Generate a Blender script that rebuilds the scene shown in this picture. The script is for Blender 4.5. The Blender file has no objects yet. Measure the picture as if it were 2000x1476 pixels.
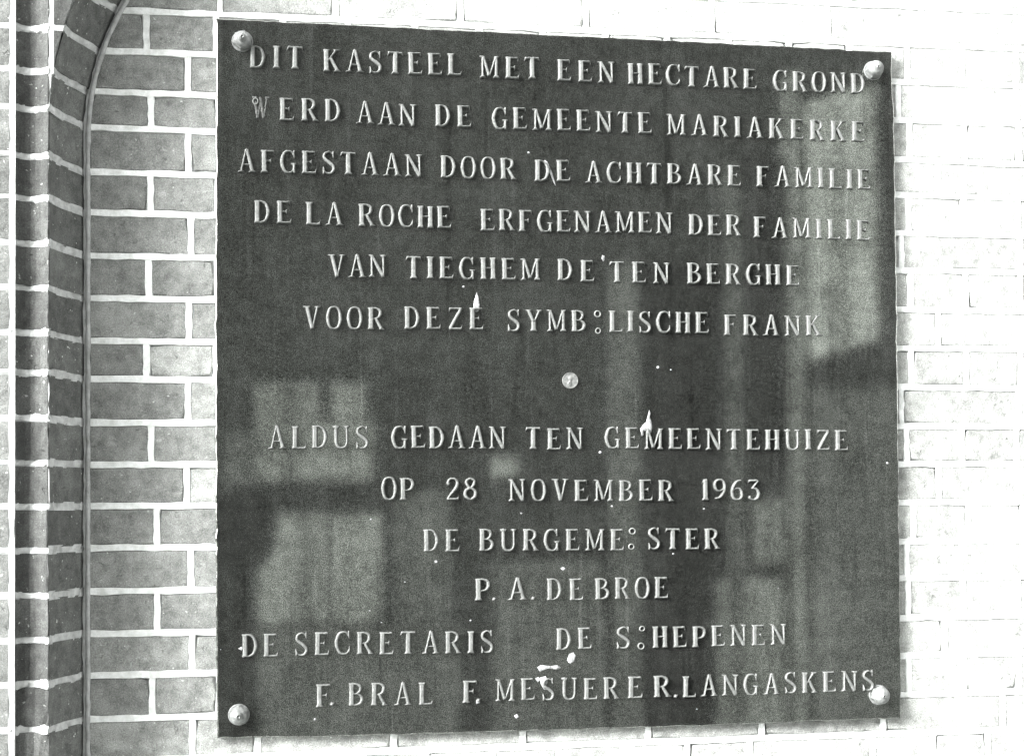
import bpy, math, random
import numpy as np
from mathutils import Vector

random.seed(11)
RNG = np.random.default_rng(5)
SC = bpy.context.scene
COL = SC.collection

# ------------------------------------------------------------------ camera
FPX = 2780.0
CX, CY, CZ = 0.0967, -2.1105, 0.3251
YAW, PITCH, ROLL, SHY = 0.1588, 0.0238, -0.0066, 195.8
_fw = Vector((math.sin(YAW), math.cos(YAW), 0)); _rt = Vector((math.cos(YAW), -math.sin(YAW), 0)); _up = Vector((0, 0, 1))
FW = _fw*math.cos(PITCH) + _up*math.sin(PITCH)
U1 = -_fw*math.sin(PITCH) + _up*math.cos(PITCH)
RT = _rt*math.cos(ROLL) + U1*math.sin(ROLL)
UP = -_rt*math.sin(ROLL) + U1*math.cos(ROLL)
CAM = Vector((CX, CY, CZ))
cam = bpy.data.cameras.new('camera'); camo = bpy.data.objects.new('camera', cam); COL.objects.link(camo)
from mathutils import Matrix
M = Matrix.Identity(4)
for i in range(3):
    M[i][0], M[i][1], M[i][2], M[i][3] = RT[i], UP[i], -FW[i], CAM[i]
camo.matrix_world = M
cam.sensor_width = 36; cam.lens = FPX/2000*36; cam.shift_y = SHY/2000
cam.clip_start = 0.05; cam.clip_end = 200
cam.dof.use_dof = True; cam.dof.focus_distance = 2.12; cam.dof.aperture_fstop = 8.0
SC.camera = camo

# ------------------------------------------------------------------ light
SUN = Vector((-0.80, -0.35, 0.48)).normalized()          # direction towards the sun
w = bpy.data.worlds.new('World'); SC.world = w; w.use_nodes = True
nt = w.node_tree; nt.nodes.clear()
sky = nt.nodes.new('ShaderNodeTexSky'); sky.sky_type = 'NISHITA'; sky.sun_disc = False
sky.sun_elevation = math.asin(SUN.z); sky.sun_rotation = math.atan2(SUN.x, SUN.y)
sky.air_density = 1.0; sky.dust_density = 3.0
bw = nt.nodes.new('ShaderNodeRGBToBW')                     # the photograph is black and white
mixw = nt.nodes.new('ShaderNodeMixRGB'); mixw.inputs[0].default_value = 1.0; mixw.blend_type = 'MULTIPLY'
mixw.inputs[2].default_value = (0.985, 1.0, 0.985, 1)
bg = nt.nodes.new('ShaderNodeBackground'); bg.inputs[1].default_value = 0.15
wo = nt.nodes.new('ShaderNodeOutputWorld')
nt.links.new(sky.outputs[0], bw.inputs[0]); nt.links.new(bw.outputs[0], mixw.inputs[1])
nt.links.new(mixw.outputs[0], bg.inputs[0]); nt.links.new(bg.outputs[0], wo.inputs[0])
sl = bpy.data.lights.new('sun', 'SUN'); sl.energy = 1.2; sl.angle = math.radians(20); sl.color = (1.0, 1.0, 0.985)
slo = bpy.data.objects.new('sun', sl); COL.objects.link(slo)
slo.rotation_euler = SUN.to_track_quat('Z', 'Y').to_euler()
SC.view_settings.view_transform = 'Standard'; SC.view_settings.look = 'None'
SC.view_settings.exposure = 3.3; SC.view_settings.gamma = 1
SC.render.engine = 'CYCLES'

# ------------------------------------------------------------------ geometry helpers
def ray(px, py):
    return (FW + RT*((px-1000)/FPX) - UP*((py-738-SHY)/FPX))
def onY(px, py, Y):
    d = ray(px, py); t = (Y-CY)/d.y
    return CAM + d*t
def empty(name, label, cat, loc=(0, 0, 0)):
    o = bpy.data.objects.new(name, None); COL.objects.link(o); o.location = loc; o.empty_display_size = .05
    o['label'] = label; o['category'] = cat
    return o
def mesh(name, vs, fs, mat, smooth=False, mats=None):
    m = bpy.data.meshes.new(name); m.from_pydata([tuple(v) for v in vs], [], fs); m.validate(); m.update()
    if mat: m.materials.append(mat)
    if smooth:
        m.polygons.foreach_set('use_smooth', [True]*len(m.polygons))
    return m
def link(name, m, parent=None, loc=(0, 0, 0)):
    o = bpy.data.objects.new(name, m); COL.objects.link(o)
    o.location = loc
    if parent: o.parent = parent; 
    return o
class MB:
    def __init__(s): s.v = []; s.f = []
    def add(s, vs, fs):
        n = len(s.v); s.v += [tuple(v) for v in vs]; s.f += [tuple(i+n for i in f) for f in fs]
    def box(s, x0, x1, y0, y1, z0, z1):
        s.add([(x0,y0,z0),(x1,y0,z0),(x1,y1,z0),(x0,y1,z0),(x0,y0,z1),(x1,y0,z1),(x1,y1,z1),(x0,y1,z1)],
              [(0,3,2,1),(4,5,6,7),(0,1,5,4),(1,2,6,5),(2,3,7,6),(3,0,4,7)])
    def build(s, name, mat, parent=None, smooth=False):
        return link(name, mesh(name, s.v, s.f, mat, smooth), parent)

# ------------------------------------------------------------------ materials
def tint(v, t=(0.98, 1.0, 0.965)):
    return (v*t[0], v*t[1], v*t[2], 1)
class Mat:
    def __init__(s, name, rough=.8, spec=.3, coord='obj'):
        s.m = bpy.data.materials.new(name); s.m.use_nodes = True; s.t = s.m.node_tree
        s.b = s.t.nodes['Principled BSDF']; s.b.inputs['Roughness'].default_value = rough
        s.b.inputs['Specular IOR Level'].default_value = spec
        if coord == 'obj':
            s.tc = s.t.nodes.new('ShaderNodeTexCoord').outputs['Object']
        else:                                            # world position, so copies differ
            s.tc = s.t.nodes.new('ShaderNodeNewGeometry').outputs['Position']
    def n(s, typ): return s.t.nodes.new(typ)
    def l(s, a, b): s.t.links.new(a, b)
    def noise(s, scale, detail=4, rough=.55, stretch=None, off=(0, 0, 0)):
        mp = s.n('ShaderNodeMapping'); s.l(s.tc, mp.inputs[0]); mp.inputs['Location'].default_value = off
        if stretch: mp.inputs['Scale'].default_value = stretch
        t = s.n('ShaderNodeTexNoise'); t.inputs['Scale'].default_value = scale; t.inputs['Detail'].default_value = detail
        t.inputs['Roughness'].default_value = rough; s.l(mp.outputs[0], t.inputs['Vector'])
        return t.outputs['Fac']
    def ramp(s, fac, a, b, lo=0., hi=1.):
        r = s.n('ShaderNodeMapRange'); s.l(fac, r.inputs[0])
        for i, v in zip((1, 2, 3, 4), (a, b, lo, hi)): r.inputs[i].default_value = v
        r.clamp = True
        return r.outputs[0]
    def math(s, op, a, b):
        r = s.n('ShaderNodeMath'); r.operation = op
        for i, v in enumerate((a, b)):
            if isinstance(v, (int, float)): r.inputs[i].default_value = v
            else: s.l(v, r.inputs[i])
        return r.outputs[0]
    def mix(s, fac, a, b):
        r = s.n('ShaderNodeMix'); r.data_type = 'RGBA'
        if isinstance(fac, (int, float)): r.inputs[0].default_value = fac
        else: s.l(fac, r.inputs[0])
        for i, v in zip((6, 7), (a, b)):
            if isinstance(v, tuple): r.inputs[i].default_value = v
            else: s.l(v, r.inputs[i])
        return r.outputs[2]
    def mul(s, c, f):
        r = s.n('ShaderNodeVectorMath'); r.operation = 'SCALE'; s.l(c, r.inputs[0]); s.l(f, r.inputs['Scale'])
        return r.outputs[0]
    def bump(s, h, dist, strength=1.0, prev=None):
        r = s.n('ShaderNodeBump'); r.inputs['Distance'].default_value = dist; r.inputs['Strength'].default_value = strength
        s.l(h, r.inputs['Height'])
        if prev: s.l(prev, r.inputs['Normal'])
        return r.outputs[0]
    def color(s, c): s.l(c, s.b.inputs['Base Color'])
    def normal(s, n): s.l(n, s.b.inputs['Normal'])
    def rough(s, c): s.l(c, s.b.inputs['Roughness'])

def brick_mat(name, base):
    k = Mat(name, .85, .25, 'pos')
    big = k.noise(16, 4); mid = k.noise(60, 5, .65); fine = k.noise(900, 3, .7); grit = k.noise(330, 3, .7)
    c = k.mix(k.ramp(mid, .32, .68), tint(base*.62), tint(base*1.30))
    c = k.mix(k.ramp(big, .50, .72, 0, .55), c, tint(base*1.9))
    c = k.mix(k.ramp(k.noise(38, 5, .7, (1, 1, 2.2), (3, 1, 7)), .60, .72, 0, .6), c, tint(base*2.0))     # lime bloom
    c = k.mix(k.ramp(k.noise(150, 2, .5, None, (9, 2, 4)), .69, .74, 0, .75), c, tint(.62))               # white specks
    c = k.mix(k.ramp(k.noise(110, 3, .6, None, (1, 8, 3)), .70, .78, 0, .7), c, tint(base*.35))          # dark pits
    c = k.mix(k.ramp(fine, .3, .7, .32, 0), c, tint(base*.30))
    c = k.mix(k.ramp(grit, .5, .75, 0, .25), c, tint(base*2.2))
    oi = k.n('ShaderNodeObjectInfo')
    sep = k.n('ShaderNodeSeparateColor'); k.l(oi.outputs['Color'], sep.inputs[0])
    c = k.mul(c, k.ramp(k.noise(620, 2, .6, None, (5, 1, 2)), .28, .72, .55, 1.40))
    k.color(k.mul(c, sep.outputs[0]))
    pit = k.ramp(k.noise(95, 4, .65, None, (2, 2, 9)), .64, .72)
    h = k.math('ADD', k.math('MULTIPLY', mid, .6), k.math('MULTIPLY', grit, .35))
    h = k.math('SUBTRACT', h, k.math('MULTIPLY', pit, .9))
    k.normal(k.bump(h, .0026, .85))
    return k.m
M_BRICK = brick_mat('brick_clay', .225)
M_MOULD = brick_mat('moulded_brick_clay', .105)

def mortar_mat(name, v, dirt):
    k = Mat(name, .9, .2, 'pos')
    c = k.mix(k.ramp(k.noise(70, 5, .6), .35, .7), tint(v*dirt, (.98, 1, .98)), tint(v, (.985, .995, 1)))
    c = k.mix(k.ramp(k.noise(700, 3, .7), .3, .6, .22, 0), c, tint(v*.4))
    k.color(c); k.normal(k.bump(k.noise(260, 4, .7), .0016, .8)); return k.m
M_MORTAR = mortar_mat('lime_mortar', .84, .68)
M_MORTAR_D = mortar_mat('weathered_mortar', .50, .55)
M_BED = mortar_mat('joint_backing', .55, .7)
M_BEAD = mortar_mat('bead_render', .40, .6)

def plaque_mat():
    k = Mat('cast_bronze_plate', .2, .5)
    fine = k.noise(760, 2, .6); med = k.noise(210, 5, .75); cloud = k.noise(9, 5, .6); streak = k.noise(20, 4, .6, (1, 1, .12))
    mott = k.noise(55, 5, .7, None, (3, 3, 3))
    c = k.mix(k.ramp(med, .36, .64), tint(.06, (.97, 1, .93)), tint(.19, (.97, 1, .94)))
    c = k.mix(k.ramp(cloud, .35, .70, 0, .45), c, tint(.26, (.97, 1, .95)))
    c = k.mix(k.ramp(streak, .5, .75, 0, .35), c, tint(.30, (.97, 1, .95)))
    c = k.mix(k.ramp(k.noise(70, 3, .6, (1, 1, .045), (7, 0, 2)), .60, .74, 0, .30), c, tint(.42))
    c = k.mix(k.ramp(k.noise(46, 3, .6, (1, 1, .06), (2, 0, 9)), .58, .74, 0, .5), c, tint(.04))
    c = k.mul(c, k.ramp(mott, .30, .70, .70, 1.35))
    c = k.mul(c, k.ramp(fine, .34, .66, .03, 2.6))
    c = k.mix(k.ramp(k.noise(250, 3, .6, None, (4, 4, 1)), .72, .80, 0, .5), c, tint(.45))
    k.color(c)
    k.b.inputs['Metallic'].default_value = .945
    k.rough(k.ramp(med, .3, .7, .035, .070))
    b1 = k.bump(k.math('ADD', fine, med), .000006, .5)
    b2 = k.bump(k.noise(5.5, 2, .5), .00010, .6, b1)
    k.normal(b2); return k.m
M_PLATE = plaque_mat()

def letter_mat(name='worn_letter_metal', lo=.095, hi=.185):
    k = Mat(name, .55, .3, 'pos')
    fine = k.noise(520, 3, .75); med = k.noise(120, 4, .65)
    c = k.mix(k.ramp(med, .3, .7), tint(lo), tint(hi, (.97, 1, .97)))
    c = k.mix(k.ramp(fine, .35, .62, .55, 0), c, tint(lo*.45))
    # the cast sides keep the dark patina, the rubbed faces are bare
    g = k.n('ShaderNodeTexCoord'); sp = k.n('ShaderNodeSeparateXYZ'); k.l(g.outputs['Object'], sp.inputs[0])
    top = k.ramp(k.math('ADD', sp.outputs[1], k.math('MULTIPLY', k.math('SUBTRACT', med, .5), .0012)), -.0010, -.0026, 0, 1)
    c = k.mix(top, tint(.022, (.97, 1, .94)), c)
    k.color(c); k.rough(k.ramp(fine, .3, .7, .45, .65))
    k.normal(k.bump(k.math('ADD', fine, med), .0007, .6)); return k.m
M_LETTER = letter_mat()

def plain(name, v, rough=.6, spec=.4, var=.25, scale=60, pos='obj', metal=0.0, t=(.97, 1, .96), bmp=.0008):
    k = Mat(name, rough, spec, pos)
    k.color(k.mix(k.ramp(k.noise(scale, 5, .6), .3, .7), tint(v*(1-var), t), tint(min(1, v*(1+var)), t)))
    k.normal(k.bump(k.noise(scale*4, 4, .7), bmp, .7)); k.b.inputs['Metallic'].default_value = metal
    return k.m
M_GHOST = plain('letter_ghost_patina', .05, .6, .3, .7, 260)
M_BOLT = plain('galvanised_nut', .13, .5, .5, .5, 150, 'pos', .0, (.97, 1, .98), .0008)
M_COIN = plain('coin_nickel', .12, .45, .5, .45, 220, 'pos', .0, (.98, 1, .97), .0004)
M_WHITE = plain('white_fleck_surface', .24, .8, .2, .75, 150, 'pos', 0, (.98, .99, 1), .0006)
M_HOLE_SHADE = plain('hole_shade', .012, .9, .1)

# ------------------------------------------------------------------ brick wall
YW = 0.013                     # brick faces, behind the plaque front (Y = 0)
PROUD = 0.0010                 # pointing stands proud of the bricks
LY = [108,187,258,343,421,504,585.5,668,742,826,907,987,1068,1151,1232.6,1313,1397]
RY = [160,235,312,381,455,528,605,680,756,832,906,981,1057,1129,1206,1280,1356]
ZJ = []
for a, b in zip(LY, RY):
    ZJ.append((onY(420, a, YW).z, onY(1765, b, YW).z))
dz = (ZJ[0][0]-ZJ[-1][0])/16
ZJ = [(ZJ[0][0]+dz*(3-i)*1.0, ZJ[0][1]+dz*(3-i)*1.0) for i in range(3)] + ZJ + [(ZJ[-1][0]-dz*(i+1), ZJ[-1][1]-dz*(i+1)) for i in range(2)]
NA = 3                          # index of joint 0 in ZJ
XA, XB = onY(420, 700, YW).x, onY(1765, 700, YW).x
def zj(k, x):
    a, b = ZJ[k]; return a + (b-a)*(x-XA)/(XB-XA)
XBEAD = onY(172, 700, YW).x
XL = XBEAD - .02
XR = onY(2000, 700, YW).x + .22
def wx(px, py): return onY(px, py, YW).x
HB = .1004; SB = .2008
wall = empty('brick_wall', 'pale brick wall with flush white mortar joints behind the dark plaque', 'wall', (0, YW, 0))
ARC_R = .42
Z_SPRING = onY(172, 275, YW).z
def bead_x(z):
    if z <= Z_SPRING: return XBEAD
    d = z - Z_SPRING
    return XBEAD + ARC_R - math.sqrt(max(0.0, ARC_R**2-d*d)) if d < ARC_R else XBEAD+ARC_R
# first joint of every course as it stands in the photograph (between the moulding and the plaque)
FIRST = {-1:286, 0:286, 1:367, 2:295, 3:368, 4:294, 5:373, 6:290, 7:369, 8:286, 9:367, 10:295, 11:365, 12:306, 13:373, 14:307, 15:375, 16:298, 17:376}
SECOND_R = {7:1833, 11:1834, 15:1846, 3:1832}
HEAD_R = {0:1773, 2:1777, 4:1775, 6:1779, 8:1780, 10:1771, 12:1784, 14:1774, 16:1775}
rows = []
tonesL = {(-1,1):1.25,(0,0):.95,(0,1):1.25,(1,0):.85,(1,1):1.35,(2,0):.82,(2,1):1.05,(3,0):.88,(3,1):1.1,(4,0):.85,(4,1):1.12,(5,0):.85,(5,1):1.05,
 (6,0):.8,(6,1):1.0,(7,0):.92,(7,1):1.15,(8,0):.75,(8,1):1.75,(9,0):.88,(9,1):1.45,(10,0):.85,(10,1):1.15,(11,0):.95,(11,1):1.7,(12,0):.9,(12,1):1.1,
 (13,0):1.05,(13,1):1.25,(14,0):1.0,(14,1):1.2,(15,0):1.1,(15,1):1.25,(16,0):.85,(16,1):1.3,(17,0):1.1,(17,1):1.5}
mort = MB()
def strip(p0, p1, wdt, nseg, yb, yt, jit=.0010):
    """a raised ribbon of pointing from p0 to p1 (x, z), trapezoid section"""
    d = np.array(p1)-np.array(p0); L = np.hypot(*d); t = d/L; nrm = np.array((-t[1], t[0]))
    vs = []
    for i in range(nseg+1):
        c = np.array(p0)+d*i/nseg
        a = wdt/2 + random.uniform(-jit, jit); b = wdt/2 + random.uniform(-jit, jit)
        for o, y in ((-a-.0012, yb), (-a, yt), (b, yt+random.uniform(-.0002, .0002)), (b+.0012, yb)):
            q = c + nrm*o; vs.append((q[0], y, q[1]))
    fs = []
    for i in range(nseg):
        for j in range(3):
            a = i*4+j; fs.append((a, a+1, a+5, a+4))
    fs += [(0, 1, 2, 3)[::-1], tuple(nseg*4+j for j in range(4))]
    mort.add(vs, fs)
def brick_mesh(x0, x1, z0l, z0r, z1l, z1r, depth=.05, left=None):
    """front face at local y=0, worn arrises; ten points round the face"""
    W = x1-x0
    base = []
    j = lambda s=.0007: random.uniform(-s, s)
    for i in range(4):
        t = i/3; base.append((x0+W*t, z0l+(z0r-z0l)*t))
    base.append((x1, (z0r+z1r)/2))
    for i in range(4):
        t = 1-i/3; base.append((x0+W*t, z1l+(z1r-z1l)*t))
    base.append((x0, (z0l+z1l)/2))
    if left: base[0] = (left[0], base[0][1]); base[9] = (left[1], base[9][1]); base[8] = (left[2], base[8][1])
    cx, cz = (x0+x1)/2, (z0l+z1r)/2
    vs = []
    B = [(x+j(.0011), z+j(.0011)) for x, z in base]
    for q in (0, 3, 5, 8):
        if random.random() < .35 and not (left and q in (0, 8)):
            a = random.uniform(.001, .0045); B[q] = (B[q][0]+(a if q in (0, 8) else -a), B[q][1]+(a if q < 4 else -a)*.7)
    for x, z in B: vs.append((x, .0016, z))
    for x, z in B:
        sx = 1 if x < cx else -1; sz = 1 if z < cz else -1
        vs.append((x+(sx*(.0016+abs(j()))) if abs(x-cx) > W*.4 else x, j(.0004), z+(sz*(.0016+abs(j())) if abs(z-cz) > .008 else 0)))
    for x, z in B: vs.append((x, depth, z))
    vs.append((cx+j(.01), j(.0003), cz+j(.004)))
    n = 10; fs = []
    for i in range(n):
        k = (i+1) % n
        fs += [(i, k, n+k, n+i), (2*n+i, 2*n+k, k, i), (n+i, n+k, 3*n)]
    return vs, fs
nb = 0
hj = .0085/2
for ci in range(-3, 19):
    ku = NA+ci-1; kl = NA+ci
    if ku < 0 or kl >= len(ZJ): continue
    ymid = (LY[0] + 80.5*(ci-.5))
    zc = zj(kl, 0)+.03
    xl = bead_x(zc)+.003 if True else XL
    joints = []
    f = FIRST.get(ci)
    fx = wx(f, ymid) if f else (XBEAD+.085 if ci % 2 == 0 else XBEAD+.145)
    if ci < 0: fx = wx(286, 60) + (0.06 if ci % 2 else 0)
    if ci % 2 == 0:
        joints = [fx]
        tr = wx(HEAD_R[ci], RY[min(16, max(0, ci-1))]+38) if ci in HEAD_R else fx + HB*12
        n = max(1, round((tr-fx)/HB)); 
        for i in range(1, n+1): joints.append(fx+(tr-fx)*i/n + random.uniform(-.0015, .0015)*(i < n))
        while joints[-1] < XR: joints.append(joints[-1]+HB*.93)
    else:
        joints = [fx]
        if ci % 4 == 1:
            joints.append(fx+HB); step = SB
            if ci == 17: joints = [wx(p, 1450) for p in (376, 503, 770, 1021, 1266, 1488)]
        if ci in SECOND_R:
            tr = wx(SECOND_R[ci], RY[ci-1]+38); n = round((tr-fx)/SB)
            joints = [fx+(tr-fx)*i/n for i in range(n+1)]
        if ci == -1: joints = [wx(286, 60)] + [wx(p, 45) for p in (430, 655, 900, 1145, 1390, 1617, 1800)]
        while joints[-1] < XR: joints.append(joints[-1]+SB+random.uniform(-.002, .002))
    edges = [xl] + [x for x in joints if x > xl+.02] 
    xs_prev = xl
    for i, xj in enumerate(edges[1:]):
        x0 = edges[i]+(.0042 if i else .001); x1 = min(xj, XR)-.0042
        if x1-x0 < .012: continue
        zz = lambda k, x: zj(k, x)
        vs, fs = brick_mesh(x0, x1, zz(kl, x0)+hj, zz(kl, x1)+hj, zz(ku, x0)-hj, zz(ku, x1)-hj, left=None if i else [bead_x(zz(kl, 0)+dd)+.0015 for dd in (hj, .03, .060-hj)])
        o = link('brick', mesh('brick', vs, fs, M_BRICK), wall)
        tn = tonesL.get((ci, i), random.choice((.9, 1.0, 1.05, 1.15, 1.2, 1.3)) if i > 1 else 1.0)
        tn *= random.uniform(.97, 1.03)*(.84 if i == 1 else 1)*(1.25 if i > 1 else 1)  # bricks past the second made paler, stronger light put into their colour
        o.color = (tn, tn, tn, 1); nb += 1
        if xj < XR:
            strip((xj, zz(kl, xj)+hj*.6), (xj, zz(ku, xj)-hj*.6), .0085, 5, .003, -PROUD+.0004)
    x0 = max(XL, xl-.004)
for k in range(len(ZJ)):
    x0 = bead_x(zj(k, 0)) + .001
    strip((x0, zj(k, x0)), (XR, zj(k, XR)), .0088, 90, .003, -PROUD)
mort.box(XL, XR, .006, .06, ZJ[-1][0]-.01, ZJ[0][0]+.01)
mort.build('mortar', M_MORTAR, wall)

# ------------------------------------------------------------------ moulded brick jamb and arch springing
arch = empty('moulded_brick_jamb', 'darker moulded brick jamb with hollow and cove profile left of the plaque, curving into an arch', 'door jamb', (XBEAD, 0, 0))
IM = Matrix.Translation((-XBEAD, 0, 0))
def px2x(px, d): return onY(px, 800, YW-d).x
cove_px = [(95,.096),(98,.090),(103,.079),(112,.064),(126,.045),(140,.029),(152,.015),(159,.005),(163,-.006)]
COVE = [(XBEAD-px2x(p, d), YW-d) for p, d in cove_px]          # (u outwards from the bead, Y)
hol_px = [(-90,.094),(-20,.094),(22,.094),(29,.093),(34,.090),(40,.0865),(48,.0835),(58,.082),(68,.0835),(78,.087),(87,.0915),(92,.094),(95,.094)]
HOL = [(XBEAD-px2x(p, d), YW-d) for p, d in hol_px]
UA = COVE[0][0]
def sweep_pt(u, s):
    """s metres along the bead line measured from the springing (negative below)"""
    if s <= 0: return XBEAD-u, Z_SPRING+s
    return XBEAD+ARC_R-math.sqrt((ARC_R+u)**2-s*s), Z_SPRING+s
def sweep(prof, s0, s1, nseg, grow=0., jit=.0009, bulge=0.0):
    vs = []; n = len(prof)
    for i in range(nseg+1):
        t = i/nseg; s = s0+(s1-s0)*t
        for u, y in prof:
            e = 0
            if i in (0, nseg) and bulge: e = bulge
            x, z = sweep_pt(u, s)
            vs.append((x+random.uniform(-jit, jit)-XBEAD, y-grow+e+random.uniform(-jit, jit), z))
    fs = []
    for i in range(nseg):
        for j in range(n-1):
            a = i*n+j; fs.append((a, a+1, a+n+1, a+n))
    b = len(vs)
    # closed behind
    for i in (0, nseg):
        for u, y in (prof[0], prof[-1]):
            x, z = sweep_pt(u, s0+(s1-s0)*i/nseg); vs.append((x-XBEAD, YW+.03, z))
    fs.append(tuple(range(n-1, -1, -1)) + (b, b+1)); fs.append(tuple(nseg*n+j for j in range(n)) + (b+3, b+2))
    return vs, fs
mm = MB()
cols = []
# vertical courses, then courses along the arc
zs = [zj(k, XBEAD) for k in range(len(ZJ))]
svals = [z-Z_SPRING for z in zs]
ss = svals
for a, b in zip(ss[:-1], ss[1:]):
    s1, s0 = a-.0045, b+.0045
    nsg = 4
    vs, fs = sweep(COVE, s0, s1, nsg, bulge=.0012)
    o = link('brick', mesh('cove_brick', vs, fs, M_MOULD, False), arch)
    tn = random.uniform(.78, 1.05); o.color = (tn, tn, tn, 1); o.location = (random.uniform(-.0008, .0008), random.uniform(-.0016, .0010), random.uniform(-.0008, .0008)); o.rotation_euler = (0, 0, random.uniform(-.012, .012))
for s in ss:
    vs, fs = sweep(COVE, s-.0062, s+.0062, 2, grow=-.0018, jit=.0016); mm.add(vs, fs)
for i, (zu, zl) in enumerate(zip(zs[:-1], zs[1:])):
    z1, z0 = zu-.0045, zl+.0045
    def flat(prof, z0, z1):
        vs = []; n = len(prof); N = 4
        for i in range(N):
            z = z0+(z1-z0)*i/(N-1)
            for u, y in prof: vs.append((-u+random.uniform(-.0005, .0005), y+(.001 if i in (0, N-1) else 0)+random.uniform(-.0005, .0005), z+random.uniform(-.0004, .0004)))
        fs = [(i*n+j, i*n+j+1, i*n+n+j+1, i*n+n+j) for i in range(N-1) for j in range(n-1)]
        b = len(vs)
        for z in (z0, z1):
            for u, y in (prof[0], prof[-1]): vs.append((-u, YW+.02, z))
        fs.append(tuple(range(n-1, -1, -1))+(b, b+1)); fs.append(tuple((N-1)*n+j for j in range(n))+(b+3, b+2))
        return vs, fs
    prof = HOL[3:]
    if i >= len(zs)-4: prof = [(u, y*.25+(YW-.086)*.75+random.uniform(-.001, .001)) for u, y in prof]
    vs, fs = flat(prof, z0, z1)
    o = link('brick', mesh('hollow_brick', vs, fs, M_MOULD), arch)
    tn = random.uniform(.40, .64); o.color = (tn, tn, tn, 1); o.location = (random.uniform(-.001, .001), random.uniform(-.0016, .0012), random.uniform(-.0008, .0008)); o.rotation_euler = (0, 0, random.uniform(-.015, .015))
    vs, fs = flat([(HOL[0][0], HOL[0][1]), (HOL[1][0], HOL[1][1]), (HOL[2][0]+.0035, HOL[2][1])], z0, z1)
    o = link('brick', mesh('outer_brick', vs, fs, M_MOULD), arch)
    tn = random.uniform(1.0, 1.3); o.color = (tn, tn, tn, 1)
    for pr, up in ((HOL, 0),):
        zz = zl
        pts = [(-u, y+.0020) for u, y in pr]
        vs = []; n = len(pts)
        for dzv, yy in ((-.0062, .0015), (-.003, 0), (.003, 0), (.0062, .0015)):
            for x, y in pts: vs.append((x, y+yy-.0012+random.uniform(-.0012, .0012), zz+dzv+random.uniform(-.0014, .0014)))
        fs = [(i*n+j, i*n+j+1, i*n+n+j+1, i*n+n+j) for i in range(3) for j in range(n-1)]
        mm.add(vs, fs)
# vertical pointing at the outer arris
mm.box(-HOL[2][0]-.0036, -HOL[3][0]+.0004, HOL[3][1]-.0005, YW+.02, zs[-1], zs[0])
# wedge of plain brick between the straight hollow and the curving cove
wed = []
for i in range(9):
    s = .30*i/8; x, z = sweep_pt(UA, s); wed.append((x-XBEAD, z))
for k in range(len(zs)-1):
    zt, zb = zs[k]-.0045, zs[k+1]+.0045
    if zt < Z_SPRING+.02: continue
    zb = max(zb, Z_SPRING+.01)
    def xarc(z):
        R = ARC_R+UA; d = z-Z_SPRING; return ARC_R-math.sqrt(max(1e-6, R*R-d*d))
    x0 = -UA+.006; yf = COVE[0][1]+.0015
    if xarc(zt)-x0 < .010: continue
    vs = []; N = 4
    for y in (yf, YW+.02):
        for i in range(N+1):
            z = zb+(zt-zb)*i/N; vs += [(x0, y, z), (max(x0+.001, xarc(z)-.001), y, z)]
    fs = [(2*i, 2*i+1, 2*i+3, 2*i+2) for i in range(N)]; q = 2*(N+1)
    fs += [(2*i+q, 2*i+2+q, 2*i+3+q, 2*i+1+q) for i in range(N)]
    for i in range(N): fs += [(2*i, 2*i+2, 2*i+2+q, 2*i+q), (2*i+1, 2*i+1+q, 2*i+3+q, 2*i+3)]
    fs += [(0, q, q+1, 1), (2*N, 2*N+1, 2*N+1+q, 2*N+q)]
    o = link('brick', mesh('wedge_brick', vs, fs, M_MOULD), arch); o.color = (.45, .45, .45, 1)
N = 10; vs = []
for i in range(N+1):
    z = Z_SPRING+(zs[0]-Z_SPRING)*i/N
    R = ARC_R+UA; xr = ARC_R-math.sqrt(R*R-(z-Z_SPRING)**2)
    vs += [(-UA-.001, COVE[0][1]+.003, z), (max(-UA, xr)-.0005, COVE[0][1]+.003, z)]
mm.add(vs, [(2*i, 2*i+1, 2*i+3, 2*i+2) for i in range(N)])
mm.build('mortar', M_MORTAR_D, arch)
# the narrow rounded bead where wall and moulding meet, rough from many coats of limewash
bd = []; bf = []
N = 150; S0 = svals[-1]; S1 = svals[0]
for i in range(N+1):
    s = S0+(S1-S0)*i/N
    r = .0036*(1+.16*math.sin(i*.9)*random.random()); wob = random.uniform(-.0004, .0004)
    for j in range(7):
        a = math.pi*j/6
        x, z = sweep_pt(math.cos(a)*r+wob, s); bd.append((x-XBEAD, YW-.001-math.sin(a)*r*1.3, z))
for i in range(N):
    for j in range(6):
        a = i*7+j; bf.append((a, a+1, a+8, a+7))
link('limewashed_bead', mesh('bead', bd, bf, M_BEAD, True), arch)

# ------------------------------------------------------------------ the plaque
plaque = empty('memorial_plaque', 'large dark cast metal memorial plaque with raised Dutch lettering bolted to the brick wall', 'plaque', (0, 0, 0))
outl = [(422,36),(650,46.5),(900,59),(1300,78.5),(1742,101.5),(1743,160),(1747,235),(1750,455),(1754,756),(1757,1057),(1760,1280),(1760,1402),
        (1340,1417.5),(1100,1425),(900,1431),(640,1438),(424,1441),(421.5,1200),(420.5,800),(421,400),(421.5,187)]
P = [onY(a, b, 0) for a, b in outl]
P = [(p.x, p.z) for p in P]
dense = []
for i in range(len(P)):
    a = np.array(P[i]); b = np.array(P[(i+1) % len(P)]); n = max(2, int(np.hypot(*(b-a))/.012))
    for k in range(n):
        q = a+(b-a)*k/n
        dense.append(q+(RNG.normal(0, .0005, 2) if k else 0))
dense = np.array(dense)[::-1]                 # counter-clockwise seen from the front
nd = len(dense); cen = dense.mean(0)
nr = np.zeros_like(dense)
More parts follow.
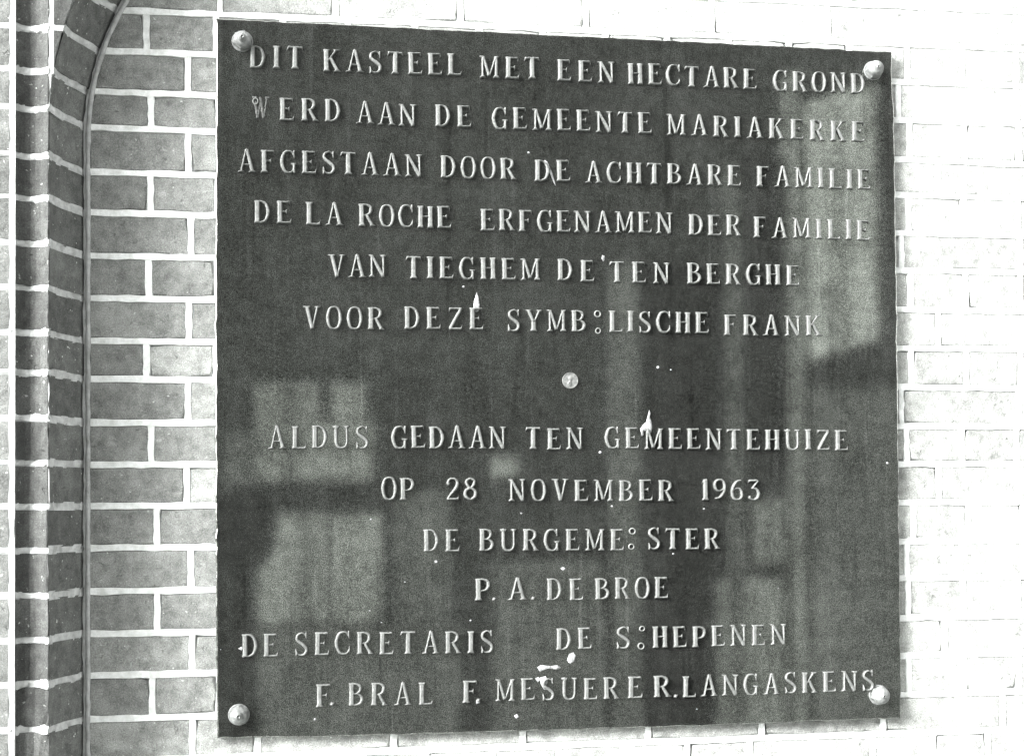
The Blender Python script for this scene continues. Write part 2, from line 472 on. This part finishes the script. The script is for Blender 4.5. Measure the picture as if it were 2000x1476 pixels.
for i in range(nd):
    t = dense[(i+1) % nd]-dense[i-1]; t /= np.hypot(*t); nr[i] = (-t[1], t[0])
if ((dense+nr*.01-cen)**2).sum() > ((dense-cen)**2).sum(): nr = -nr
vs = []; rings = [(0, .010), (0, .0016), (.0006, .0005), (.0018, 0)]
for off, y in rings:
    for q, m_ in zip(dense, nr): r = q+m_*off; vs.append((r[0], y, r[1]))
fs = []
for r in range(3):
    for i in range(nd):
        k = (i+1) % nd; fs.append((r*nd+i, r*nd+k, (r+1)*nd+k, (r+1)*nd+i))
fs.append(tuple(3*nd+i for i in range(nd))); fs.append(tuple(range(nd-1, -1, -1)))
pm = mesh('plate', vs, fs, M_PLATE)
import bmesh
bmm = bmesh.new(); bmm.from_mesh(pm); bmesh.ops.recalc_face_normals(bmm, faces=bmm.faces); bmm.to_mesh(pm); bmm.free()
link('plate', pm, plaque)

# ---- glyphs as signed distance shapes (cap height 1)
ST = .23; TH = .145
def sd_poly(X, Z, pts):
    pts = np.array(pts, float); n = len(pts)
    d = np.full(X.shape, 1e9); s = np.ones(X.shape)
    for i in range(n):
        a = pts[i]; b = pts[i-1]
        ex, ez = b-a; wx_, wz_ = X-a[0], Z-a[1]
        h = np.clip((wx_*ex+wz_*ez)/(ex*ex+ez*ez+1e-12), 0, 1)
        d = np.minimum(d, (wx_-ex*h)**2+(wz_-ez*h)**2)
        c1 = Z >= a[1]; c2 = Z < b[1]; c3 = ex*wz_ > ez*wx_
        flip = (c1 & c2 & c3) | (~c1 & ~c2 & ~c3)
        s = np.where(flip, -s, s)
    return s*np.sqrt(d)
def sd_stroke(X, Z, pts, ws):
    d = np.full(X.shape, 1e9)
    for (a, b, wa, wb) in zip(pts[:-1], pts[1:], ws[:-1], ws[1:]):
        ex, ez = b[0]-a[0], b[1]-a[1]
        h = np.clip(((X-a[0])*ex+(Z-a[1])*ez)/(ex*ex+ez*ez+1e-12), 0, 1)
        d = np.minimum(d, np.hypot(X-a[0]-ex*h, Z-a[1]-ez*h)-(wa+(wb-wa)*h)/2)
    return d
def curve(ctrl, ws, n=26):
    """Catmull-Rom through the control points, widths interpolated"""
    c = np.array([ctrl[0]]+list(ctrl)+[ctrl[-1]], float); out = []; wo_ = []
    m = len(ctrl)-1; per = max(3, n//m)
    for i in range(m):
        p0, p1, p2, p3 = c[i:i+4]
        for k in range(per+(i == m-1)):
            t = k/per
            out.append(.5*((2*p1)+(-p0+p2)*t+(2*p0-5*p1+4*p2-p3)*t*t+(-p0+3*p1-3*p2+p3)*t**3))
            wo_.append(ws[i]+(ws[i+1]-ws[i])*t)
    return [tuple(o) for o in out], wo_
def stem(x, z0=0, z1=1, w=ST): return ('p', [(x-w/2, z0), (x+w/2, z0), (x+w/2, z1), (x-w/2, z1)])
def foot(x, hw=.17, w=ST, l=1, r=1):
    L = hw if l else w/2; R = hw if r else w/2
    return ('p', [(x-L, 0), (x+R, 0), (x+R, .035), (x+w/2, .13), (x-w/2, .13), (x-L, .035)])
def head(x, hw=.17, w=ST, l=1, r=1):
    L = hw if l else w/2; R = hw if r else w/2
    return ('p', [(x-L, 1), (x+R, 1), (x+R, .965), (x+w/2, .87), (x-w/2, .87), (x-L, .965)])
def bar(x0, x1, z, w=TH): return ('p', [(x0, z-w/2), (x1, z-w/2), (x1, z+w/2), (x0, z+w/2)])
def line(a, b, w): 
    ex, ez = b[0]-a[0], b[1]-a[1]; L = math.hypot(ex, ez); nx, nz = -ez/L*w/2, ex/L*w/2
    return ('p', [(a[0]-nx, a[1]-nz), (b[0]-nx, b[1]-nz), (b[0]+nx, b[1]+nz), (a[0]+nx, a[1]+nz)])
def cur(ctrl, ws, n=26): return ('s',)+curve(ctrl, ws, n)
def tri(*p): return ('p', list(p))
G = {}
G['I'] = (.36, [stem(.18), foot(.18), head(.18)])
G['D'] = (.76, [stem(.17), foot(.17, .15, l=1, r=0), head(.17, .15, l=1, r=0),
    cur([(.17,.95),(.36,.95),(.56,.83),(.66,.5),(.56,.17),(.36,.05),(.17,.05)], [.10,.10,.14,.18,.14,.10,.10])])
G['O'] = (.76, [cur([(.38,.975),(.58,.88),(.675,.5),(.58,.12),(.38,.025),(.18,.12),(.085,.5),(.18,.88),(.38,.975)], [.09,.13,.17,.13,.09,.13,.17,.13,.09], 40)])
G['T'] = (.78, [stem(.39), foot(.39, .18), bar(.05, .73, .945, .11), tri((.0,.78),(.06,1.0),(.20,1.0),(.13,.90)), tri((.78,.78),(.72,1.0),(.58,1.0),(.65,.90))])
G['L'] = (.70, [stem(.17), head(.17), foot(.17, .15, r=0), bar(.17, .66, .05, .10), tri((.70,.26),(.66,0),(.46,0),(.60,.10))])
Earm = [bar(.17, .60, .945, .10), tri((.66,.74),(.63,1.0),(.44,1.0),(.58,.90)), bar(.17, .46, .52, .085), tri((.50,.66),(.50,.38),(.36,.52))]
G['E'] = (.72, [stem(.17), foot(.17, .15, r=0), head(.17, .15, r=0)] + Earm + [bar(.17, .66, .05, .10), tri((.72,.28),(.67,0),(.46,0),(.61,.10))])
G['F'] = (.70, [stem(.17), foot(.17, .17), head(.17, .15, r=0)] + Earm)
G['H'] = (.80, [stem(.17), stem(.63), foot(.17, .15), head(.17, .15), foot(.63, .15), head(.63, .15), bar(.17, .63, .52, .09)])
G['K'] = (.84, [stem(.17), foot(.17, .15), head(.17, .15), line((.20,.42), (.62,.97), .10), line((.36,.60), (.68,.04), .17),
    tri((.50,1),(.82,1),(.80,.955),(.66,.91),(.54,.91),(.50,.96)), tri((.50,0),(.86,0),(.86,.035),(.74,.10),(.58,.10),(.50,.035))])
G['A'] = (.84, [line((.16,.02), (.40,1.0), .095), line((.68,.02), (.42,1.0), .175), bar(.24, .60, .33, .09),
    tri((.0,0),(.32,0),(.32,.035),(.20,.10),(.13,.10),(.0,.035)), tri((.50,0),(.86,0),(.86,.035),(.76,.10),(.60,.10),(.50,.035)), tri((.32,.98),(.42,1.06),(.50,.9),(.38,.85))])
G['V'] = (.84, [line((.19,.98), (.43,.0), .175), line((.68,.98), (.43,.0), .10),
    tri((.0,1),(.36,1),(.36,.965),(.28,.90),(.12,.90),(.0,.965)), tri((.54,1),(.84,1),(.84,.965),(.72,.90),(.64,.90),(.54,.965))])
G['Y'] = (.82, [stem(.41, 0, .45), foot(.41, .17), line((.14,.98), (.41,.42), .165), line((.68,.98), (.42,.42), .10),
    tri((.0,1),(.32,1),(.32,.965),(.22,.90),(.10,.90),(.0,.965)), tri((.54,1),(.82,1),(.82,.965),(.72,.90),(.62,.90),(.54,.965))])
G['N'] = (.84, [stem(.15, w=.11), stem(.69, 0.0, 1, w=.11), line((.13,.97), (.69,.03), .175), foot(.15, .15, .11), head(.69, .15, .11), tri((.0,1),(.22,1),(.22,.86),(.10,.90),(.0,.965))])
G['M'] = (.96, [stem(.15, w=.10), stem(.80, w=.17), line((.16,.97), (.46,.08), .165), line((.79,.97), (.47,.08), .095), foot(.15, .14, .10), foot(.80, .16),
    tri((.0,1),(.22,1),(.22,.86),(.10,.90),(.0,.965)), tri((.74,1),(.96,1),(.96,.965),(.86,.88),(.76,.88))])
G['W'] = (1.06, [line((.16,.98), (.34,.02), .16), line((.53,.9), (.36,.02), .09), line((.50,.98), (.70,.02), .16), line((.90,.98), (.72,.02), .09),
    tri((.0,1),(.32,1),(.32,.965),(.24,.90),(.10,.90),(.0,.965)), tri((.78,1),(1.06,1),(1.06,.965),(.96,.90),(.86,.90),(.78,.965))])
G['R'] = (.80, [stem(.17), foot(.17, .16), head(.17, .15, r=0), cur([(.17,.95),(.38,.95),(.57,.86),(.60,.72),(.52,.56),(.36,.49),(.17,.49)], [.10,.10,.15,.17,.13,.09,.09]),
    line((.38,.50), (.66,.04), .16), tri((.54,0),(.82,0),(.82,.035),(.72,.10),(.60,.10),(.54,.06))])
G['P'] = (.72, [stem(.17), foot(.17, .17), head(.17, .15, r=0), cur([(.17,.95),(.40,.95),(.58,.86),(.62,.70),(.54,.52),(.38,.45),(.17,.45)], [.10,.10,.15,.17,.13,.09,.09])])
G['B'] = (.76, [stem(.17), foot(.17, .15, r=0), head(.17, .15, r=0), cur([(.17,.95),(.36,.95),(.54,.87),(.57,.74),(.50,.60),(.34,.53),(.17,.53)], [.10,.10,.14,.15,.12,.09,.09]),
    cur([(.17,.53),(.40,.53),(.60,.43),(.65,.28),(.56,.12),(.38,.05),(.17,.05)], [.09,.09,.15,.17,.14,.10,.10])])
G['C'] = (.74, [cur([(.66,.80),(.58,.92),(.42,.97),(.22,.90),(.10,.62),(.10,.38),(.22,.10),(.42,.03),(.58,.08),(.67,.22)], [.08,.09,.10,.14,.17,.17,.14,.10,.09,.08], 45),
    tri((.63,1.02),(.71,1.02),(.71,.66),(.66,.66),(.60,.88)), tri((.62,.14),(.67,.36),(.71,.36),(.71,.0),(.66,.04))])
G['G'] = (.78, [cur([(.64,.80),(.56,.92),(.42,.97),(.22,.90),(.10,.62),(.10,.38),(.22,.10),(.40,.03),(.54,.06),(.64,.18)], [.08,.09,.10,.14,.17,.17,.14,.10,.09,.10], 45),
    tri((.61,1.02),(.69,1.02),(.69,.66),(.64,.66),(.58,.88)), stem(.65, .0, .44, .13), tri((.50,.46),(.78,.46),(.78,.42),(.72,.36),(.58,.36),(.50,.42))])
G['S'] = (.66, [cur([(.54,.82),(.46,.93),(.32,.97),(.15,.88),(.12,.72),(.22,.60),(.42,.46),(.54,.34),(.56,.20),(.46,.06),(.30,.03),(.16,.08),(.10,.20)], [.07,.08,.09,.12,.14,.16,.18,.16,.14,.12,.10,.08,.07], 60),
    tri((.51,1.01),(.58,1.01),(.58,.68),(.54,.68),(.48,.88)), tri((.13,-.01),(.06,-.01),(.06,.32),(.10,.32),(.17,.12))])
G['U'] = (.82, [cur([(.17,.95),(.17,.32),(.24,.10),(.42,.03),(.60,.10),(.67,.32),(.67,.95)], [.17,.17,.15,.11,.10,.10,.10], 36), head(.17, .16), head(.67, .14, .10)])
G['Z'] = (.72, [bar(.06, .66, .945, .11), bar(.06, .66, .055, .11), line((.62,.96), (.10,.04), .16), tri((.04,.72),(.07,1),(.26,1),(.12,.90)), tri((.70,.28),(.66,0),(.46,0),(.61,.10))])
G['1'] = (.44, [stem(.24), foot(.24, .17), tri((.02,.76),(.16,.98),(.32,1.02),(.32,.86),(.16,.86))])
G['2'] = (.70, [cur([(.12,.76),(.18,.91),(.36,.97),(.54,.88),(.57,.70),(.46,.48),(.26,.26),(.12,.07)], [.13,.11,.10,.14,.17,.16,.11,.09], 40), bar(.08, .60, .055, .11), tri((.66,.24),(.62,0),(.44,0),(.56,.10)), ('s', [(.14,.74),(.14,.75)], [.17,.17])])
G['3'] = (.68, [bar(.10, .56, .945, .11), tri((.06,.76),(.09,1),(.24,1),(.14,.90)), line((.58,.95), (.28,.58), .10), cur([(.28,.58),(.48,.54),(.59,.34),(.52,.12),(.32,.03),(.12,.10)], [.09,.13,.17,.15,.10,.10]), ('s', [(.13,.14),(.13,.15)], [.15,.15])])
G['6'] = (.70, [cur([(.56,.92),(.34,.86),(.16,.62),(.10,.34),(.18,.10),(.36,.03),(.54,.10),(.60,.30),(.52,.50),(.36,.56),(.18,.48)], [.09,.12,.16,.17,.14,.10,.13,.17,.13,.09,.08], 50)])
G['9'] = (.70, [cur([(.14,.08),(.36,.14),(.54,.38),(.60,.66),(.52,.90),(.34,.97),(.16,.90),(.10,.70),(.18,.50),(.34,.44),(.52,.52)], [.09,.12,.16,.17,.14,.10,.13,.17,.13,.09,.08], 50)])
G['8'] = (.70, [cur([(.35,.96),(.51,.88),(.53,.74),(.36,.54),(.17,.74),(.19,.88),(.35,.96)], [.10,.13,.14,.13,.15,.13,.10], 36), cur([(.35,.54),(.56,.42),(.58,.18),(.35,.03),(.12,.18),(.14,.42),(.35,.54)], [.13,.15,.17,.10,.17,.15,.13], 36)])
G['.'] = (.20, [tri((.0,.02),(.13,-.02),(.20,.13),(.07,.17))])

CAPH = .0325; LH = .0050
LM = {}
def relief(name, shapes, width, H=LH, cell=.022, slope=.055, cap=CAPH, pad=.05, lumps=.006, seed=1):
    xs = np.arange(-pad, width+pad+cell, cell); zs_ = np.arange(-pad-.02, 1+pad+.06, cell)
    X, Z = np.meshgrid(xs, zs_, indexing='ij')
    d = np.full(X.shape, 1e9)
    for sh in shapes:
        d = np.minimum(d, sd_poly(X, Z, sh[1]) if sh[0] == 'p' else sd_stroke(X, Z, sh[1], sh[2]))
    r = np.random.default_rng(seed)
    d = d + lumps*(np.sin(X*31+seed)*np.cos(Z*27+seed*2)) + r.normal(0, lumps*.35, d.shape)
    t = np.clip((.012-d)/slope, 0, 1); t = t*t*(3-2*t)
    h = t*H*(1+.0*d)-.0004
    # keep the cells that hold the letter
    keep = {}
    vs = []; fs = []
    ins = d < .03
    for i in range(len(xs)-1):
        for j in range(len(zs_)-1):
            if ins[i, j] or ins[i+1, j] or ins[i, j+1] or ins[i+1, j+1]:
                q = []
                for a, b in ((i, j), (i+1, j), (i+1, j+1), (i, j+1)):
                    if (a, b) not in keep:
                        keep[(a, b)] = len(vs); vs.append((xs[a]*cap, -h[a, b], zs_[b]*cap))
                    q.append(keep[(a, b)])
                fs.append(tuple(q))
    return vs, fs
def letter_mesh(ch, var):
    k = (ch, var)
    if k not in LM:
        wd, sh = G[ch]
        vs, fs = relief(ch, sh, wd, seed=hash_(ch)+var*7)
        LM[k] = mesh('letter', vs, fs, M_LETTER, True)
    return LM[k]
def hash_(ch): return (ord(ch)*37) % 101

WORDS = [  # word, left px, right px, baseline left, baseline right (photograph)
('DIT',486.5,593,134.6,136),('KASTEEL',631,901.5,140.5,149),('MET',936.6,1055.6,152.4,155.5),('EEN',1088,1201,158,164),('HECTARE',1225.8,1478,165,175.3),('GROND',1508.9,1688.7,178.6,184.5),
('ERD',545,665.7,235.8,239.5),('AAN',695.7,813.5,242,248),('DE',848.6,921.6,248,249.5),('GEMEENTE',960,1273.7,252,262),('MARIAKERKE',1302,1688.7,264,278),
('AFGESTAAN',464.4,826,336,346),('DOOR',860,1009,348,351.5),('DE',1042.6,1114.5,354.6,355.6),('ACHTBARE',1143,1447.8,357,363.8),('FAMILIE',1476.7,1700,365,371.5),
('DE',495,570,436,437.7),('LA',596.7,671,439.5,441),('ROCHE',700,882.5,442.7,446.5),('ERFGENAMEN',937.8,1313.4,451,456.5),('DER',1343.4,1447.8,459,461.5),('FAMILIE',1471,1698.5,464,470.5),
('VAN',640.6,754.6,541,542.5),('TIEGHEM',792,1055.6,544,548),('DE',1087.7,1161,548.5,552),('TEN',1190.5,1307.8,551.5,554),('BERGHE',1341.4,1561.2,555,558),
('VOOR',591.7,751,642.5,643.7),('DEZE',788.5,945.4,643,644.5),('SYMB',989,1145.9,647,648),('LISCHE',1188.5,1384.8,648.5,651.5),('FRANK',1413.4,1604.6,655,656.5),
('ALDUS',524,720.8,876,875.5),('GEDAAN',763.4,989,875.5,876.5),('TEN',1025.6,1139.6,877.5,877.5),('GEMEENTEHUIZE',1181,1656.5,876.5,879.5),
('OP',744.6,809.8,976.3,977),('28',869,932.3,976,976),('NOVEMBER',993,1316.2,978,978.5),('1963',1368.6,1485,977,976.5),
('DE',826.3,898,1077,1076),('BURGEME',934.8,1219,1076,1074.6),('STER',1263.7,1405.8,1073,1072.4),
('P',926.6,958,1173,1173),('.',960,969,1172.5,1172.5),('A',991,1030,1172,1172),('.',1036,1045,1171,1171),('DE',1067,1139.6,1172,1171.5),('BROE',1161,1305,1170.5,1167.6),
('DE',471.4,544,1282.5,1281.4),('SECRETARIS',574,964,1279,1274.4),('DE',1085,1157,1269,1267),('S',1202,1231.6,1265.5,1265),('HEPENEN',1273.4,1535.5,1265,1258.8),
('F',616,648,1380.4,1380),('.',643,655,1377,1377),('BRAL',679.4,846,1378,1376),('F',902.8,934,1372.5,1372),('.',929,939,1370,1370),('MESUER',966.7,1209.8,1368.5,1363.5),('E',1224.8,1255.6,1363,1363),
('R',1275.6,1310.6,1361,1360.5),('.',1314,1324,1361,1361),('LANGASKENS',1332,1706.9,1360.5,1347.5)]
nl = 0
for wd, xa, xb, ya, yb in WORDS:
    A = onY(xa, ya, 0); B = onY(xb, yb, 0)
    tot = sum(G[c][0] for c in wd); L = B.x-A.x
    if len(wd) > 1:
        fac = CAPH*.97
        gap = (L-tot*fac)/(len(wd)-1)
        if gap < .0012: gap = .0012; fac = (L-gap*(len(wd)-1))/tot
        sx = fac/CAPH
    else:
        sx = L/(tot*CAPH); gap = 0
    x = A.x
    for c in wd:
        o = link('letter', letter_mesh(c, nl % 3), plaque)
        t = (x-A.x)/max(L, 1e-6)
        z = A.z+(B.z-A.z)*t+random.uniform(-.0005, .0005)
        o.location = (x+random.uniform(-.0004, .0004), 0, z)
        o.rotation_euler = (0, random.uniform(-.018, .018), 0)
        o.scale = (sx, random.uniform(.9, 1.1), random.uniform(.99, 1.015)*(1.045-.065*x))
        x += G[c][0]*CAPH*sx+gap; nl += 1
# the lost W of WERD: a pale trace with bits of cement left in it
vs, fs = relief('W', G['W'][1], G['W'][0], H=.0009, slope=.06, lumps=.016, cell=.03, seed=3)
o = link('letter_trace', mesh('letter_trace', vs, fs, M_GHOST, True), plaque)
p = onY(492, 231, 0); o.location = (p.x, -.0002, p.z); o.scale = (.74, 1, 1)
o['label'] = 'pale trace of a missing W with crumbs of cement'

# ---- rings left where letters have dropped off
def lathe(prof, n=24, cap=True):
    vs = []; fs = []
    for r, y in prof:
        for i in range(n):
            a = 2*math.pi*i/n; vs.append((r*math.cos(a), y, r*math.sin(a)))
    for k in range(len(prof)-1):
        for i in range(n):
            j = (i+1) % n; fs.append((k*n+i, (k+1)*n+i, (k+1)*n+j, k*n+j))
    if cap: fs.append(tuple((len(prof)-1)*n+i for i in range(n)))
    return vs, fs
vs, fs = lathe([(.0052, .0005), (.0049, -.0012), (.0043, -.0022), (.0035, -.0018), (.0032, -.0002)], 16, False)
M_RIM = plain('stud_rim_metal', .15, .5, .4, .4, 250)
ringm = mesh('stud_hole', vs, fs, M_RIM, True)
vs, fs = lathe([(.0034, .0002), (.0033, -.0004)], 14)
corem = mesh('bore_shade', vs, fs, M_HOLE_SHADE)  # dark disc paints the shade of a hole that is not cut
for a, b in ((1167, 613), (1168, 646), (1235, 1037), (1233, 1067), (1254, 1227), (1252, 1261), (499, 198)):
    p = onY(a, b, 0); o = link('stud_hole', ringm, plaque, (p.x, 0, p.z))
    o.scale = (random.uniform(.8, 1.1), 1, random.uniform(.8, 1.1)); o.rotation_euler = (0, random.uniform(0, 6), 0)
    link('bore_shade', corem, o)

# ---- four acorn nuts
def nut(px, py, rot, tip, sc=1.0):
    p = onY(px, py, -.012)
    vs = []; fs = []
    R = .0142
    for rr, y in ((R, -.0012), (R, -.0092), (R*.93, -.0112)):
        for i in range(6):
            a = math.pi/3*i+math.pi/6; vs.append((rr*math.cos(a), y, rr*math.sin(a)))
    for k in range(2):
        for i in range(6): j = (i+1) % 6; fs.append((k*6+i, (k+1)*6+i, (k+1)*6+j, k*6+j))
    fs.append(tuple(12+i for i in range(6)))
    r = link('bolt', mesh('bolt', vs, fs, M_BOLT, False), plaque)
    r.location = (p.x, 0, p.z); r.scale = (sc, sc, sc); r.rotation_euler = (0, rot, 0)
    vs, fs = lathe([(.0155, .0004), (.0155, -.0010), (.0146, -.0016), (.006, -.0016)], 32)
    link('washer', mesh('washer', vs, fs, M_BOLT, False), r)
    if tip:
        vs, fs = lathe([(.0122, -.0100), (.0112, -.0136), (.0090, -.0150), (.0064, -.0154), (.0058, -.0156), (.0056, -.0200), (.0044, -.0218), (.0022, -.0226)], 26)
    else:
        vs, fs = lathe([(.0128, -.0100), (.0124, -.0140), (.0108, -.0178), (.0080, -.0204), (.0045, -.0220), (.0018, -.0226)], 26)
    link('dome', mesh('dome', vs, fs, M_BOLT, True), r)
nut(473, 76, .2, True); nut(1711, 134, .4, False, .98); nut(466, 1397, 0, True); nut(1722, 1358, .25, False, 1.02)

# ---- the symbolic franc
p = onY(1113.5, 743, 0)
vs, fs = lathe([(.0122, .0004), (.0122, -.0013), (.0119, -.0018), (.0110, -.0018), (.0107, -.0014), (.0001, -.0014)], 40)
coin = link('coin', mesh('coin', vs, fs, M_COIN), plaque, (p.x, 0, p.z)); coin['label'] = 'small round pale coin set into the plaque'
cm = MB()   # worn head on the coin face, in low relief
vs, fs = relief('head', [('s',)+curve([(.5,.68),(.52,.60)], [.36,.34], 4), ('s',)+curve([(.50,.45),(.46,.25)], [.20,.42], 5), ('p', [(.66,.62),(.74,.52),(.64,.48)])], 1, H=.0012, cap=.020, cell=.04, slope=.1)
o = link('coin_relief', mesh('coin_relief', vs, fs, M_COIN, True), coin, (-.010, -.0014, -.0098))

# ---- white flecks and drips on the face, each with a little thickness
def blob(pts_px, thick=.0011, Y=-.0001, mat=M_WHITE, name='white_fleck'):
    q = [onY(a, b, Y) for a, b in pts_px]; cx = sum(v.x for v in q)/len(q); cz = sum(v.z for v in q)/len(q)
    n = len(q); vs = []; thick *= .42
    for sc_, y in ((1, .0004), (.97, -thick*.6), (.7, -thick)):
        for v in q: vs.append(((v.x-cx)*sc_, y, (v.z-cz)*sc_))
    vs.append((0, -thick*1.1, 0)); fs = []
    for k in range(2):
        for i in range(n): j = (i+1) % n; fs.append((k*n+i, k*n+j, (k+1)*n+j, (k+1)*n+i))
    for i in range(n): fs.append((2*n+i, 2*n+(i+1) % n, 3*n))
    return link(name, mesh(name, vs, fs, mat, True), plaque, (cx, Y, cz))
blob([(931,570),(935,582),(937,596),(936,606),(930,610),(924,604),(926,588)], .003)
blob([(1268,800),(1271,806),(1269,814),(1272,822),(1274,836),(1271,848),(1266,838),(1258,842),(1252,836),(1255,830),(1262,824),(1265,812)], .003)
blob([(1250,836),(1256,838),(1257,850),(1253,852)], .004)
blob([(1049,1303),(1056,1298),(1075,1300),(1090,1298),(1096,1303),(1090,1307),(1070,1305),(1054,1311)], .003)
blob([(1112,1276),(1120,1273),(1125,1279),(1121,1292),(1113,1296),(1107,1289)], .003)
blob([(1053,1323),(1066,1319),(1070,1330),(1066,1340),(1068,1348),(1062,1346),(1056,1334)], .004)
blob([(1046,1324),(1052,1321),(1055,1328),(1050,1332)], .003)
blob([(1004,1397),(1010,1393),(1014,1399),(1008,1403)], .002)
blob([(930,1367),(938,1364),(937,1372),(930,1374)], .004)
blob([(1176,498),(1181,500),(1181,508),(1178,511),(1175,505)], .002)
blob([(465,1266),(472,1262),(475,1266),(472,1270)], .002)
blob([(1066,320),(1063,312),(1069,316),(1078,336),(1086,364),(1082,358)], .0012)
for a, b, r in ((905,560,4),(1032,298,3.2),(852,1096,4.5),(1100,1110,6),(1285,717,4),(1310,722,2),(1195,988,3),(1018,1002,3),(431,1268,2),(919,1211,2.5),
                (722,1192,2),(791,1136,2),(1375,993,3),(1315,1081,3.4),(1733,904,4),(1172,883,4),(615,1404,3.6),
                (745,1215,2),(1361,1448-64,2.4),(1520,1148,2),(724,1014,2.4)):
    n = 7; ph = random.random()*6; el = random.uniform(.6, 1)
    if b < 60: continue
    r *= .72; blob([(a+r*math.cos(ph+i*2*math.pi/n)*random.uniform(.8, 1.2), b+r*el*math.sin(ph+i*2*math.pi/n)*random.uniform(.8, 1.2)) for i in range(n)], .0008)

# ------------------------------------------------------------------ unseen far side of the yard, shaped for what the metal mirrors
M_PAINT = plain('pale_painted_boards', .80, .6, .4, .06, 3)
M_DARK = plain('dark_backdrop', .06, .7, .3, .3, 2)
M_MID = plain('grey_render', .5, .8, .3, .15, 2)
M_LOW = plain('weathered_render', .20, .8, .3, .2, 2)
M_BLACK = plain('black_stained_door', .015, .6, .2, .2, 3)
M_SILHOUETTE = plain('dark_silhouette', .02, .9, .2, .5, 4, bmp=.03)
M_GROUND = plain('gravel_ground', .28, .95, .2, .2, 8, bmp=.01)
g = MB(); ZG = -1.35
g.add([(-40, -40, ZG), (40, -40, ZG), (40, .5, ZG), (-40, .5, ZG)], [(0, 1, 2, 3)])
go = g.build('ground', M_GROUND); go['kind'] = 'structure'
def mirror(px, py, Y):
    """where the ray from the camera, mirrored by the plaque, meets the plane at distance Y in front of it"""
    h = onY(px, py, 0); d = h-CAM; d = Vector((d.x, -d.y, d.z)); t = (Y-h.y)/d.y
    q = h+d*t; return q.x, q.z
YH = -4.6
house = empty('opposite_house', 'unseen dark house front across the yard, added with pale panels for the plaque to mirror', 'house', (0, YH, 0))
hm = MB(); hm.box(-5, 7, -.06, -1.0, ZG, 3.0) ; hm.build('wall', M_DARK, house)  # dark backdrop added to keep most of the reflection dark
def panel(name, px0, px1, py0, py1, mat, depth=.05, parent=house, slope=0.0):  # unseen panels laid out and toned to make the plaque's reflected patches
    a = mirror(px0, py0, YH); b = mirror(px1, py1, YH)
    x0, x1 = sorted((a[0], b[0])); z0, z1 = sorted((a[1], b[1]))
    m = MB(); m.box(x0, x1, -.06+.004, depth, z0, z1)
    if slope:
        m.v = [(x, y, z+(slope if x > (x0+x1)/2 else 0)) for x, y, z in m.v]
    return m.build(name, mat, parent)
panel('shutter', 1565, 1700, 210, 705, M_PAINT, .09, slope=.10)
panel('shutter_panel', 1590, 1640, 560, 660, M_MID, .12)
panel('shutter_panel', 1590, 1690, 330, 372, M_MID, .12)
panel('shutter_panel', 1600, 1690, 470, 490, M_MID, .12)
panel('post', 1532, 1562, 150, 1500, M_MID, .10)
panel('post', 1412, 1446, 330, 1500, M_LOW, .10)
panel('doorway', 1450, 1528, 300, 960, M_BLACK, .03)
panel('post', 1190, 1250, 520, 1500, M_LOW, .05)
panel('doorway', 1270, 1400, 520, 1500, M_BLACK, .02)
panel('door_panel', 1470, 1528, 975, 1100, M_MID, .04)
panel('casement', 1496, 1502, 975, 1100, M_LOW, .06)
panel('door_panel', 1400, 1528, 1130, 1500, M_MID, .04)
panel('plinth', 1575, 1900, 760, 1500, M_LOW, .03)
panel('shutter', 500, 622, 750, 825, M_MID, .06)
panel('shutter', 648, 712, 750, 825, M_MID, .06)
panel('sill', 500, 728, 828, 938, M_MID, .10)
panel('door_panel', 505, 640, 1005, 1212, M_MID, .05)
panel('reflected_band', 436, 494, 840, 1000, M_LOW, .03)
panel('door_panel', 648, 745, 1005, 1212, M_MID, .05)
panel('reflected_band', 505, 900, 1225, 1500, M_LOW, .02)
panel('reflected_band', 770, 880, 960, 1220, M_LOW, .02)
panel('window', 962, 1012, 893, 932, M_MID, .02)
panel('casement', 560, 572, 750, 938, M_LOW, .13)
panel('casement', 590, 598, 1005, 1212, M_LOW, .10)
panel('casement', 500, 728, 868, 876, M_LOW, .13)
panel('casement', 1625, 1632, 215, 700, M_LOW, .13)
panel('reflected_band', 960, 1180, 1100, 1500, M_LOW, .02)
YS = -3.3  # dark shape added to give the plaque a rounded dark reflection
cx_, cz_ = mirror(468, 1035, YS); rx_ = abs(mirror(540, 1035, YS)[0]-cx_)
silhouette = empty('dark_stand_in', 'added dark round shrub standing before the opposite house, mirrored in the plaque', 'silhouette', (cx_, YS, cz_))
bmm = bmesh.new(); bmesh.ops.create_icosphere(bmm, subdivisions=4, radius=rx_)
for v in bmm.verts: v.co *= random.uniform(.9, 1.08); v.co.z *= 1.2
sm = bpy.data.meshes.new('silhouette_ball'); bmm.to_mesh(sm); bmm.free(); sm.materials.append(M_SILHOUETTE); link('silhouette_ball', sm, silhouette)
vs, fs = lathe([(.03, 0), (.025, 1)], 8); vs = [(x, z, -rx_-y*(cz_-rx_-ZG)) for x, y, z in vs]
link('silhouette_post', mesh('silhouette_post', vs, fs, M_SILHOUETTE), silhouette)

print('bricks', nb, 'letters', nl, 'tris', sum(len(m.polygons) for m in bpy.data.meshes))
